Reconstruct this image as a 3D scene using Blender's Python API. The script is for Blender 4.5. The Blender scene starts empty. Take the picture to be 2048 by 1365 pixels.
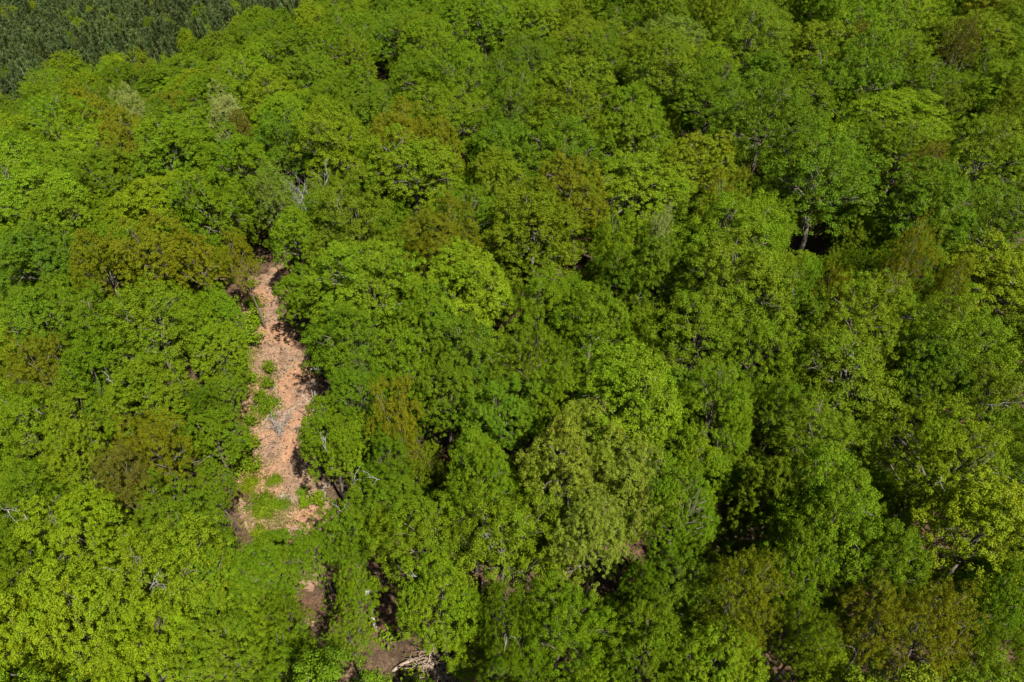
import bpy, math, random
import numpy as np
from mathutils import Vector, Matrix

# ------------------------------------------------------------------ camera, light, exposure
sc = bpy.context.scene
COL = sc.collection
PITCH, CAMZ = math.radians(42.0), 58.0
F = 2048 * 24.0 / 36.0
cam_d = bpy.data.cameras.new("camera")
cam_d.lens = 24.0; cam_d.sensor_width = 36.0
cam_d.clip_start = 0.5; cam_d.clip_end = 3000.0
cam = bpy.data.objects.new("camera", cam_d); COL.objects.link(cam)
cam.location = (0, 0, CAMZ); cam.rotation_euler = (math.pi / 2 - PITCH, 0, 0)
sc.camera = cam

SUN_DIR = Vector((0.36, -0.50, 0.89)).normalized()      # towards the sun: behind the camera and to the right
el = math.asin(SUN_DIR.z); az = math.atan2(SUN_DIR.x, SUN_DIR.y)
world = bpy.data.worlds.new("World"); sc.world = world; world.use_nodes = True
wn = world.node_tree; bg = wn.nodes["Background"]
sky = wn.nodes.new("ShaderNodeTexSky"); sky.sky_type = 'NISHITA'; sky.sun_disc = False
sky.sun_elevation = el; sky.sun_rotation = az
wn.links.new(sky.outputs[0], bg.inputs[0]); bg.inputs[1].default_value = 0.05
sun_d = bpy.data.lights.new("sun", 'SUN'); sun_d.energy = 5.0; sun_d.angle = math.radians(0.53)
sun_d.color = (1.0, 0.94, 0.84)
sun = bpy.data.objects.new("sun", sun_d); COL.objects.link(sun)
sun.rotation_euler = (-SUN_DIR).to_track_quat('-Z', 'Y').to_euler(); sun.location = (60, -20, 120)
vs = sc.view_settings
vs.view_transform = 'Standard'; vs.look = 'None'; vs.gamma = 1.0; vs.use_curve_mapping = False
vs.exposure = 1.25
sc.cycles.max_bounces = 6; sc.cycles.diffuse_bounces = 2; sc.cycles.transmission_bounces = 3; sc.cycles.glossy_bounces = 1

rng = np.random.default_rng(11)
random.seed(11)
cP, sP = math.cos(PITCH), math.sin(PITCH)

# ------------------------------------------------------------------ terrain and picture <-> place
def terrain(x, y):
    d = -0.75 * x + 0.66 * y - 80
    sp = 8 * np.log1p(np.exp(np.clip(d / 8, -40, 40)))
    return -0.18 * np.minimum(sp, 400) + 0.9 * np.sin(x * .045 + 1) * np.sin(y * .05)
_T = 0.01 * 1.0035 ** np.arange(1500)
def at(px, py, above=0.0):
    a, b = px - 1024, 682.5 - py
    v = np.array([a, b * sP + F * cP, b * cP - F * sP])
    P = v[None, :] * _T[:, None]
    k = int(np.argmax(CAMZ + P[:, 2] <= terrain(P[:, 0], P[:, 1]) + above))
    return float(P[k, 0]), float(P[k, 1]), float(_T[k] * F)
def proj(x, y, z):
    dz = z - CAMZ
    dep = y * cP - dz * sP
    return 1024 + F * x / dep, 682.5 - F * (y * sP + dz * cP) / dep, dep

# ------------------------------------------------------------------ materials
def new_mat(name):
    m = bpy.data.materials.new(name); m.use_nodes = True
    nt = m.node_tree; nt.nodes.clear()
    return m, nt, nt.nodes.new, nt.links.new

def leaf_material(name, transl=0.30, vary=0.38, rough=0.55, spec=0.10, attr=None):
    m, nt, N, L = new_mat(name)
    out = N("ShaderNodeOutputMaterial"); info = N("ShaderNodeObjectInfo")
    if attr: info = N("ShaderNodeAttribute"); info.attribute_name = "species"; info.attribute_type = attr
    geo = N("ShaderNodeNewGeometry")
    tc = N("ShaderNodeTexCoord")
    noise = N("ShaderNodeTexNoise"); noise.inputs["Scale"].default_value = 0.55; noise.inputs["Detail"].default_value = 2
    L(tc.outputs["Object"], noise.inputs["Vector"])
    add = N("ShaderNodeMath"); add.operation = 'ADD'
    L(geo.outputs["Random Per Island"], add.inputs[0]); L(noise.outputs["Fac"], add.inputs[1])
    mr = N("ShaderNodeMapRange"); mr.inputs["From Min"].default_value = 0.3; mr.inputs["From Max"].default_value = 1.7
    mr.inputs["To Min"].default_value = 1 - vary; mr.inputs["To Max"].default_value = 1 + vary
    L(add.outputs[0], mr.inputs["Value"])
    hsv = N("ShaderNodeHueSaturation")
    L(info.outputs["Color"], hsv.inputs["Color"]); L(mr.outputs[0], hsv.inputs["Value"])
    mh = N("ShaderNodeMapRange"); mh.inputs["To Min"].default_value = 0.510; mh.inputs["To Max"].default_value = 0.488
    L(geo.outputs["Random Per Island"], mh.inputs["Value"])
    patch = N("ShaderNodeTexNoise"); patch.inputs["Scale"].default_value = .30; patch.inputs["Detail"].default_value = 1
    L(tc.outputs["Object"], patch.inputs["Vector"])
    mp2 = N("ShaderNodeMapRange"); mp2.inputs["From Min"].default_value = .3; mp2.inputs["From Max"].default_value = .7
    mp2.inputs["To Min"].default_value = -.014; mp2.inputs["To Max"].default_value = .005
    L(patch.outputs["Fac"], mp2.inputs["Value"])
    ah = N("ShaderNodeMath"); ah.operation = 'ADD'; L(mh.outputs[0], ah.inputs[0]); L(mp2.outputs[0], ah.inputs[1])
    L(ah.outputs[0], hsv.inputs["Hue"])
    pb = N("ShaderNodeBsdfPrincipled"); pb.inputs["Roughness"].default_value = rough
    pb.inputs["Specular IOR Level"].default_value = spec
    L(hsv.outputs[0], pb.inputs["Base Color"])
    tr = N("ShaderNodeBsdfTranslucent")
    warm = N("ShaderNodeMix"); warm.data_type = 'RGBA'; warm.blend_type = 'MULTIPLY'; warm.inputs[0].default_value = 1.0
    warm.inputs[7].default_value = (1.25, 1.2, 0.5, 1)
    L(hsv.outputs[0], warm.inputs[6]); L(warm.outputs[2], tr.inputs["Color"])
    mix = N("ShaderNodeMixShader"); mix.inputs[0].default_value = transl
    L(pb.outputs[0], mix.inputs[1]); L(tr.outputs[0], mix.inputs[2]); L(mix.outputs[0], out.inputs[0])
    return m

def bark_material(name, c0, c1):
    m, nt, N, L = new_mat(name)
    out = N("ShaderNodeOutputMaterial"); tc = N("ShaderNodeTexCoord")
    mp = N("ShaderNodeMapping"); mp.inputs["Scale"].default_value = (9, 9, 1.5); L(tc.outputs["Object"], mp.inputs[0])
    no = N("ShaderNodeTexNoise"); no.inputs["Scale"].default_value = 1.2; no.inputs["Detail"].default_value = 5
    L(mp.outputs[0], no.inputs["Vector"])
    rp = N("ShaderNodeValToRGB"); rp.color_ramp.elements[0].color = (*c0, 1); rp.color_ramp.elements[1].color = (*c1, 1)
    rp.color_ramp.elements[0].position = .32; rp.color_ramp.elements[1].position = .68
    L(no.outputs["Fac"], rp.inputs[0])
    pb = N("ShaderNodeBsdfPrincipled"); pb.inputs["Roughness"].default_value = .9
    bp = N("ShaderNodeBump"); bp.inputs["Strength"].default_value = .5; bp.inputs["Distance"].default_value = .05
    L(no.outputs["Fac"], bp.inputs["Height"]); L(bp.outputs[0], pb.inputs["Normal"])
    L(rp.outputs[0], pb.inputs["Base Color"]); L(pb.outputs[0], out.inputs[0])
    return m

def soil_material(name, a, b, c, bare=None):
    """Leaf litter of a and b, patches of clay c, fine speckle."""
    m, nt, N, L = new_mat(name)
    out = N("ShaderNodeOutputMaterial"); tc = N("ShaderNodeTexCoord")
    def noise(s, d=4, dist=0):
        n = N("ShaderNodeTexNoise"); n.inputs["Scale"].default_value = s; n.inputs["Detail"].default_value = d
        n.inputs["Distortion"].default_value = dist
        L(tc.outputs["Object"], n.inputs["Vector"]); return n
    def ramp(src, p0, p1):
        r = N("ShaderNodeMapRange"); r.inputs["From Min"].default_value = p0; r.inputs["From Max"].default_value = p1
        L(src, r.inputs["Value"]); return r.outputs[0]
    def mix(f, x, y):
        k = N("ShaderNodeMix"); k.data_type = 'RGBA'; L(f, k.inputs[0])
        for s, v in ((6, x), (7, y)):
            if isinstance(v, tuple): k.inputs[s].default_value = (*v, 1)
            else: L(v, k.inputs[s])
        return k.outputs[2]
    fine = noise(5.5, 6, .6); mid = noise(.9, 4); big = noise(.22, 4, .4)
    litter = mix(ramp(fine.outputs["Fac"], .38, .62), a, b)
    col = mix(ramp(mid.outputs["Fac"], .45, .72), litter, tuple(v * .62 for v in a))
    col = mix(ramp(big.outputs["Fac"], .5, .6), col, c)
    if bare:
        b2 = noise(.31, 3, .8)
        col = mix(ramp(b2.outputs["Fac"], .60, .68), col, bare)
    speck = N("ShaderNodeTexVoronoi"); speck.inputs["Scale"].default_value = 7
    L(tc.outputs["Object"], speck.inputs["Vector"])
    hv = N("ShaderNodeHueSaturation"); L(col, hv.inputs["Color"])
    sv = N("ShaderNodeSeparateColor"); L(speck.outputs["Color"], sv.inputs[0])
    L(ramp(sv.outputs[0], -1.2, 1.3), hv.inputs["Value"])
    hv2 = N("ShaderNodeMath"); hv2.operation = 'MULTIPLY'; hv2.inputs[1].default_value = 1.5
    L(ramp(sv.outputs[0], -1.2, 1.3), hv2.inputs[0]); L(hv2.outputs[0], hv.inputs["Value"])
    pb = N("ShaderNodeBsdfPrincipled"); pb.inputs["Roughness"].default_value = .95; pb.inputs["Specular IOR Level"].default_value = .1
    bp = N("ShaderNodeBump"); bp.inputs["Strength"].default_value = .8; bp.inputs["Distance"].default_value = .12
    L(fine.outputs["Fac"], bp.inputs["Height"]); L(bp.outputs[0], pb.inputs["Normal"])
    L(hv.outputs[0], pb.inputs["Base Color"]); L(pb.outputs[0], out.inputs[0])
    return m

M_LEAF = leaf_material("broad_leaf")
M_LITTERLEAF = leaf_material("fallen_leaf", .05, .55, .9, .05)
M_LEAFV = leaf_material("broad_leaf_low", attr='GEOMETRY')
M_LEAFI = leaf_material("broad_leaf_mass", attr='INSTANCER')
M_NEEDLE = leaf_material("pine_needle", .12, .45, .55, .3)
M_NEEDLEI = leaf_material("pine_needle_mass", .12, .45, .55, .3, 'INSTANCER')
M_BARK = bark_material("grey_bark", (.055, .044, .030), (.165, .142, .108))
M_DEAD = bark_material("weathered_wood", (.15, .14, .125), (.36, .34, .31))
M_GREYW = bark_material("grey_wood", (.12, .112, .10), (.27, .255, .235))
M_DEADB = bark_material("brown_wood", (.13, .09, .06), (.34, .26, .19))
M_LITTER = soil_material("leaf_litter", (.055, .037, .022), (.100, .066, .041), (.080, .046, .028))
M_TRACK = soil_material("track_soil", (.168, .105, .066), (.238, .155, .102), (.245, .138, .080), (.20, .16, .118))

# ------------------------------------------------------------------ mesh helpers
def mesh_from(name, V, faces_flat, sizes, mat):
    me = bpy.data.meshes.new(name)
    V = np.asarray(V, np.float32); faces_flat = np.asarray(faces_flat, np.int32); sizes = np.asarray(sizes, np.int32)
    me.vertices.add(len(V)); me.vertices.foreach_set("co", V.ravel())
    me.loops.add(len(faces_flat)); me.loops.foreach_set("vertex_index", faces_flat)
    me.polygons.add(len(sizes))
    st = np.zeros(len(sizes), np.int32); st[1:] = np.cumsum(sizes)[:-1]
    me.polygons.foreach_set("loop_start", st); me.polygons.foreach_set("loop_total", sizes)
    me.update(calc_edges=True); me.materials.append(mat)
    return me

def unit(v):
    return v / np.maximum(np.linalg.norm(v, axis=-1, keepdims=True), 1e-9)

def leaves_arrays(P, Nrm, size, r, elong=.62, fold=.22):
    """Folded diamond leaves at P facing Nrm."""
    n = len(P)
    t = unit(np.cross(Nrm, unit(r.normal(size=(n, 3)))))
    b = np.cross(Nrm, t)
    s = (size * r.uniform(.65, 1.35, n))[:, None] if np.isscalar(size) else (size * r.uniform(.65, 1.35, n))[:, None]
    up = Nrm * s * fold
    V = np.stack([P + t * s * .5, P + b * s * .5 * elong + up, P - t * s * .5, P - b * s * .5 * elong + up], 1).reshape(-1, 3)
    base = (np.arange(n) * 4)[:, None]
    Fc = (base + np.array([[0, 1, 2, 0, 2, 3]])).ravel()
    return V, Fc, np.full(n * 2, 3)

class Tubes:
    def __init__(self): self.V = []; self.F = []; self.S = []; self.n = 0
    def add(self, pts, rad, sides=6):
        pts = np.asarray(pts, float); k = len(pts)
        rad = np.asarray(rad, float)
        d = unit(np.gradient(pts, axis=0)); ref = np.array([.31, .52, .21]); ref = ref / np.linalg.norm(ref)
        a = unit(np.cross(d, ref)); b = np.cross(d, a)
        th = np.arange(sides) * 2 * math.pi / sides
        ring = pts[:, None] + rad[:, None, None] * (np.cos(th)[None, :, None] * a[:, None] + np.sin(th)[None, :, None] * b[:, None])
        self.V.append(ring.reshape(-1, 3))
        for i in range(k - 1):
            for j in range(sides):
                j2 = (j + 1) % sides
                self.F += [self.n + i * sides + j, self.n + i * sides + j2, self.n + (i + 1) * sides + j2, self.n + (i + 1) * sides + j]
                self.S.append(4)
        self.F += [self.n + (k - 1) * sides + j for j in range(sides)]; self.S.append(sides)
        self.F += [self.n + j for j in range(sides)][::-1]; self.S.append(sides)
        self.n += k * sides
    def mesh(self, name, mat):
        me = mesh_from(name, np.concatenate(self.V), self.F, self.S, mat)
        me.polygons.foreach_set("use_smooth", np.ones(len(me.polygons), bool))
        return me

def bend(p, q, r, k=4, wob=.08):
    p = np.asarray(p, float); q = np.asarray(q, float); L = np.linalg.norm(q - p)
    t = np.linspace(0, 1, k)[:, None]
    w = r.normal(size=(k, 3)) * wob * L; w[0] = 0; w[-1] = 0
    return p + (q - p) * t + w * np.sin(t * math.pi) + np.array([0, 0, .10 * L]) * np.sin(t * math.pi)

def link(name, data, parent=None, loc=None, color=None):
    o = bpy.data.objects.new(name, data); COL.objects.link(o)
    if parent is not None: o.parent = parent
    if loc is not None: o.location = loc
    if color is not None: o.color = (*color, 1)
    return o

# ------------------------------------------------------------------ tree prototypes (crown radius about 5.5 m, height about 17 m)
R0, H0 = 5.5, 17.0
def broadleaf_proto(seed, nl=26, flat=.80, lobe=.36, clumps=32, per=56, leaf=.138, clump_r=.34, rough=.08, loose=.06, low=-.35, tall=1.0):
    r = np.random.default_rng(seed)
    zc = H0 - R0 * flat * tall * 0.98
    rz = R0 * flat * tall
    # lobes on an uneven dome
    D = []
    tries = 0
    gapd = unit(np.append(r.normal(size=2), .25)); ph = r.uniform(0, 6)
    while len(D) < nl and tries < 6000:
        tries += 1
        d = unit(r.normal(size=3))
        if d[2] < low or np.dot(d, gapd) > .90: continue
        if all(np.dot(d, e) < math.cos(min(.42, 2.1 / math.sqrt(nl)) - .00006 * tries) for e in D): D.append(d)
    D = np.array(D)
    az_ = np.arctan2(D[:, 1], D[:, 0])
    ecc = 1 + .13 * np.cos(az_ * 2 + ph) + .09 * np.cos(az_ + 2 * ph) + r.normal(0, rough, len(D))
    LC = D * np.array([R0, R0, rz]) * ((1.10 - lobe) * .95 * ecc)[:, None] + np.array([0, 0, zc])
    LR = R0 * lobe * r.uniform(.62, 1.15, len(D))
    LC = np.vstack([LC, [[0, 0, zc + rz * .3], [1.2, -.8, zc], [-1.1, .9, zc]]]); LR = np.append(LR, [R0 * .45] * 3)
    CP, CN = [], []
    for c, lr in zip(LC, LR):
        out = unit(c - np.array([0, 0, zc - rz * .5]))
        got, tr = 0, 0
        while got < .80 * clumps * (lr / (R0 * lobe)) ** 2 and tr < clumps * 8:
            tr += 1
            d = unit(r.normal(size=3) + out * .75 + np.array([0, 0, .35]))
            p = c + d * lr * r.uniform(.62, 1.16 + loose)
            inside = np.sum(np.linalg.norm((LC - p) / LR[:, None], axis=1) < .72)
            if inside > (1 if np.linalg.norm(p - c) < .72 * lr else 0): continue
            CP.append(p); CN.append(d); got += 1
    CP, CN = np.array(CP), np.array(CN)
    n = len(CP) * per
    idx = np.repeat(np.arange(len(CP)), per)
    cr = clump_r * r.uniform(.6, 1.4, len(CP))[idx]
    q = unit(r.normal(size=(n, 3))) * (r.uniform(0, 1, n) ** .45)[:, None]
    q[:, 2] = np.where(q[:, 2] < 0, q[:, 2] * .32, q[:, 2] * .95)
    P = CP[idx] + q * cr[:, None]
    Nn = unit(.35 * CN[idx] + .9 * q + np.array([0, 0, .40]) + .40 * r.normal(size=(n, 3)))
    V, Fc, S = leaves_arrays(P, Nn, leaf, r)
    crown = mesh_from("crown", V, Fc, S, M_LEAF)
    # trunk and limbs
    T = Tubes()
    fork = zc - rz * .35
    lean = r.normal(0, .25, 2)
    top = np.array([lean[0], lean[1], fork])
    tp = bend((0, 0, -.6), top, r, 5, .012)
    T.add(tp, np.linspace(.34, .20, 5) * np.array([1.3, 1, 1, 1, 1]), 8)
    order = r.permutation(len(D))[:13]
    for k in order:
        q1 = LC[k] + unit(LC[k] - top) * LR[k] * .35
        base = tp[-1] if r.random() < .6 else tp[-2] + (tp[-1] - tp[-2]) * r.random()
        bl = bend(base, q1, r, 5, .06)
        T.add(bl, np.linspace(.13, .028, 5), 5)
        for j in range(3):
            a = bl[2 + j % 2] ; e = LC[k] + unit(r.normal(size=3) + D[k] * .6) * LR[k] * .95
            T.add(bend(a, e, r, 3, .07), np.linspace(.045, .014, 3), 4)
    trunk = T.mesh("trunk", M_BARK)
    return trunk, crown

PROTOS = [
    broadleaf_proto(101, nl=44, flat=1.00, lobe=.26, clumps=32, rough=.06),
    broadleaf_proto(102, nl=52, flat=1.08, lobe=.23, clumps=28, rough=.05),
    broadleaf_proto(103, nl=36, flat=.92, lobe=.29, clumps=36, clump_r=.36, per=62, rough=.09),
    broadleaf_proto(104, nl=46, flat=1.22, lobe=.25, clumps=30, low=-.5, rough=.07),
    broadleaf_proto(105, nl=22, flat=1.05, lobe=.35, clumps=30, loose=.3, clump_r=.46, per=84, rough=.13),
    broadleaf_proto(106, nl=60, flat=1.05, lobe=.21, clumps=25, clump_r=.31, rough=.05),
    broadleaf_proto(107, nl=40, flat=1.32, lobe=.26, clumps=32, low=-.55, clump_r=.38, rough=.08),
    broadleaf_proto(108, nl=48, flat=.95, lobe=.25, clumps=29, rough=.06),
    broadleaf_proto(109, nl=19, flat=1.12, lobe=.36, clumps=30, loose=.4, per=70, leaf=.155, clump_r=.46, rough=.14),    # open crown
    broadleaf_proto(110, nl=64, flat=1.00, lobe=.20, clumps=27, per=46, leaf=.118, clump_r=.28, rough=.05),  # fine dense crown
    broadleaf_proto(111, nl=34, flat=1.02, lobe=.30, clumps=36, per=44, leaf=.128, clump_r=.34, loose=.35, rough=.11),   # fine open crown
]
def shrub_proto(seed, n=1100, h=1.7, w=.9):
    r = np.random.default_rng(seed)
    k = 24
    C = np.stack([r.normal(0, w * .5, k), r.normal(0, w * .5, k), r.uniform(.25, 1, k) ** .8 * h], 1)
    idx = r.integers(0, k, n)
    q = r.normal(size=(n, 3)) * .24 * w
    Nn = unit(q + np.array([0, 0, .25]) + .3 * r.normal(size=(n, 3)))
    V, Fc, S = leaves_arrays(C[idx] + q, Nn, .2, r)
    leafm = mesh_from("foliage", V, Fc, S, M_LEAF)
    T = Tubes()
    for c in C[:10]: T.add(bend((r.normal(0, .1), r.normal(0, .1), -.1), c, r, 3, .05), [.03, .022, .01], 4)
    return T.mesh("stem", M_BARK), leafm
SHRUBS = [shrub_proto(201), shrub_proto(202, 700, 2.2, .7), shrub_proto(203, 2200, 1.2, 1.4)]

def pine_proto(seed, n_w=15):
    r = np.random.default_rng(seed)
    H, P, Nn = 13.0, [], []
    T = Tubes(); T.add([(0, 0, -.5), (0, 0, 6), (.05, .05, 13)], [.17, .12, .02], 5)
    D = []
    for i in range(n_w):
        z = 4.6 + (H - 4.7) * i / (n_w - 1)
        rad = 1.9 * (1 - ((z - 4.2) / (H - 3.6)) ** 1.5) + .15
        m = 7 if i < n_w - 2 else 4
        for j in range(m):
            a = r.uniform(0, 2 * math.pi)
            L = rad * r.uniform(.75, 1.15)
            for t in np.linspace(.3, 1, 5):
                p = np.array([math.cos(a) * L * t, math.sin(a) * L * t, z + .5 * L * t * t + r.normal(0, .06)])
                for q in range(4):
                    P.append(p + r.normal(0, .1, 3)); D.append(unit(np.array([.6 * math.cos(a), .6 * math.sin(a), 1.3]) + r.normal(0, .35, 3)))
    P, D = np.array(P), np.array(D); n = len(P)
    side = unit(np.cross(D, unit(r.normal(size=(n, 3)))))
    ln = r.uniform(.6, 1.1, n)[:, None]
    V = np.stack([P - side * .05, P + D * ln * .6 + side * .10, P + D * ln, P + D * ln * .6 - side * .10], 1).reshape(-1, 3)
    base = (np.arange(n) * 4)[:, None]
    Fc = (base + np.array([[0, 1, 2, 0, 2, 3]])).ravel()
    return T.mesh("trunk", M_BARK), mesh_from("crown", V, Fc, np.full(n * 2, 3), M_NEEDLE)
PINES = [pine_proto(301), pine_proto(302), pine_proto(303, 13)]

def snag_mesh(seed, h, spread, r0, levels=3, mat=M_DEAD, nb=5):
    r = np.random.default_rng(seed); T = Tubes()
    def grow(p, d, L, rad, lev):
        q = p + d * L
        T.add(bend(p, q, r, 4, .05), np.linspace(rad, rad * .5, 4), 6 if lev == levels else 4)
        if lev <= 0: return
        for i in range(nb if lev == levels else r.integers(2, 4)):
            t = r.uniform(.45, 1) if lev < levels else r.uniform(.55, 1)
            e = unit(d + spread * r.normal(size=3) * np.array([1, 1, .35]) + np.array([0, 0, .15]))
            grow(p + d * L * t, e, L * r.uniform(.5, .78), rad * .5, lev - 1)
    grow(np.array([0, 0, -.3]), np.array([0, 0, 1.0]), h, r0, levels)
    return T.mesh("dead_wood", mat)

# ------------------------------------------------------------------ a mass of trees nobody could count: one object, one node tree
def tree_mass(name, P, ang, scl, colour, kind, sources, mat):
    """P (n,3), ang (n,), scl (n,3), colour (n,3), kind (n,) index into SOURCES (crown meshes already in the scene)."""
    n = len(P)
    me = bpy.data.meshes.new(name); me.vertices.add(n); me.vertices.foreach_set("co", np.asarray(P, np.float32).ravel())
    def attr(nm, typ, key, a):
        at_ = me.attributes.new(nm, typ, 'POINT'); at_.data.foreach_set(key, np.ascontiguousarray(a).ravel())
    attr("turn", 'FLOAT_VECTOR', "vector", np.column_stack([np.zeros(n), np.zeros(n), ang]).astype(np.float32))
    attr("size", 'FLOAT_VECTOR', "vector", np.asarray(scl, np.float32))
    attr("sort", 'INT', "value", np.asarray(kind, np.int32))
    attr("species", 'FLOAT_COLOR', "color", np.column_stack([colour, np.ones(n)]).astype(np.float32))
    o = link(name, me); o["kind"] = "stuff"
    ng = bpy.data.node_groups.new(name, 'GeometryNodeTree'); ng.is_modifier = True
    ng.interface.new_socket("Geometry", in_out='INPUT', socket_type='NodeSocketGeometry')
    ng.interface.new_socket("Geometry", in_out='OUTPUT', socket_type='NodeSocketGeometry')
    N, L = ng.nodes.new, ng.links.new
    gi, go, jn = N("NodeGroupInput"), N("NodeGroupOutput"), N("GeometryNodeJoinGeometry")
    def named(nm, typ):
        a = N("GeometryNodeInputNamedAttribute"); a.data_type = typ; a.inputs[0].default_value = nm
        return next(s_ for s_ in a.outputs if s_.enabled)
    turn, size, sort = named("turn", 'FLOAT_VECTOR'), named("size", 'FLOAT_VECTOR'), named("sort", 'INT')
    for k, src in enumerate(sources):
        oi = N("GeometryNodeObjectInfo"); oi.transform_space = 'ORIGINAL'; oi.inputs["Object"].default_value = src
        sm = N("GeometryNodeSetMaterial"); sm.inputs["Material"].default_value = mat; L(oi.outputs["Geometry"], sm.inputs[0])
        cmp_ = N("FunctionNodeCompare"); cmp_.data_type = 'INT'; cmp_.operation = 'EQUAL'
        ins = [s_ for s_ in cmp_.inputs if s_.enabled]
        L(sort, ins[0]); ins[1].default_value = k
        ip = N("GeometryNodeInstanceOnPoints")
        L(gi.outputs[0], ip.inputs["Points"]); L(cmp_.outputs[0], ip.inputs["Selection"]); L(sm.outputs[0], ip.inputs["Instance"])
        L(turn, ip.inputs["Rotation"]); L(size, ip.inputs["Scale"]); L(ip.outputs[0], jn.inputs[0])
    L(jn.outputs[0], go.inputs[0])
    o.modifiers.new("scatter", 'NODES').node_group = ng
    return o

# ------------------------------------------------------------------ ground
def grid_sheet(name, xs, ys, zoff, mat, keep=None):
    X, Y = np.meshgrid(xs, ys)
    Z = terrain(X, Y) + zoff + .05 * np.sin(X * 1.7 + Y) * np.sin(Y * 1.3)
    V = np.stack([X, Y, Z], -1).reshape(-1, 3)
    nx, ny = len(xs), len(ys)
    I, J = np.meshgrid(np.arange(nx - 1), np.arange(ny - 1))
    a = (J * nx + I).ravel()
    Q = np.stack([a, a + 1, a + nx + 1, a + nx], 1)
    if keep is not None:
        Q = Q[keep(V[Q].mean(1))]
        used = np.unique(Q); remap = -np.ones(len(V), int); remap[used] = np.arange(len(used))
        V = V[used]; Q = remap[Q]
    me = mesh_from(name, V, Q.ravel(), np.full(len(Q), 4), mat)
    me.polygons.foreach_set("use_smooth", np.ones(len(Q), bool))
    o = link(name, me); o["kind"] = "structure"
    return o
gx = np.concatenate([np.linspace(-1500, -420, 12)[:-1], np.linspace(-420, 260, 171), np.linspace(260, 1500, 12)[1:]])
gy = np.concatenate([np.linspace(-600, -20, 10)[:-1], np.linspace(-20, 480, 126), np.linspace(480, 2200, 14)[1:]])
ground = grid_sheet("ground", gx, gy, 0.0, M_LITTER)

# the dirt track: a corridor on the terrain (plan points from the picture)
TR_PX = [(615, 1140, 1.8), (600, 1100, 3.4), (568, 1000, 4.1), (550, 920, 3.8), (553, 850, 3.8), (562, 790, 4.1), (560, 745, 3.8),
         (546, 705, 3.0), (535, 660, 2.6), (520, 610, 2.7), (535, 575, 3.4), (565, 550, 2.4)]
TR = np.array([(*at(px, py)[:2], w) for px, py, w in TR_PX])
TR2 = [tuple((*at(px, py)[:2], w) for px, py, w in ((628, 1282, 1.5), (668, 1345, 1.3)))]      # the bit of it seen again near the bottom
def track_dist(P):
    best = np.full(len(P), 99.0)
    for (x0, y0, w0), (x1, y1, w1) in list(zip(TR[:-1], TR[1:])) + TR2:
        d = np.array([x1 - x0, y1 - y0]); t = np.clip(((P[:, 0] - x0) * d[0] + (P[:, 1] - y0) * d[1]) / (d @ d), 0, 1)
        q = np.hypot(P[:, 0] - x0 - t * d[0], P[:, 1] - y0 - t * d[1]) - (w0 + (w1 - w0) * t)
        best = np.minimum(best, q)
    return best
def on_track(C):
    n = .5 * np.sin(C[:, 0] * 1.3 + 2 * np.sin(C[:, 1] * .8)) + .35 * np.sin(C[:, 1] * 2.3 + C[:, 0] * 3.1)
    return track_dist(C) < n
tx0, tx1 = TR[:, 0].min() - 6, TR[:, 0].max() + 6
ty0, ty1 = min(TR[:, 1].min(), TR2[0][1][1]) - 6, TR[:, 1].max() + 6
dirt_track = grid_sheet("dirt_track", np.arange(tx0, tx1, .25), np.arange(ty0, ty1, .25), 0.10, M_TRACK, on_track)

# ------------------------------------------------------------------ colours
C = {
    'G': (.090, .158, .003), 'D': (.075, .137, .003), 'L': (.108, .184, .004), 'Y': (.132, .190, .004),
    'S': (.154, .208, .018), 'W': (.220, .260, .070), 'O': (.123, .141, .004), 'R': (.116, .114, .010),
    'B': (.084, .156, .005), 'T': (.104, .160, .004), 'P': (.100, .156, .014),
}
WORD = {'G': 'mid green', 'D': 'dark green', 'L': 'fresh light green', 'Y': 'yellow green', 'S': 'pale sage', 'W': 'whitish green',
        'O': 'olive brown', 'R': 'rusty brown', 'B': 'cool bluish green', 'T': 'muted olive green', 'P': 'grey green'}

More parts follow.
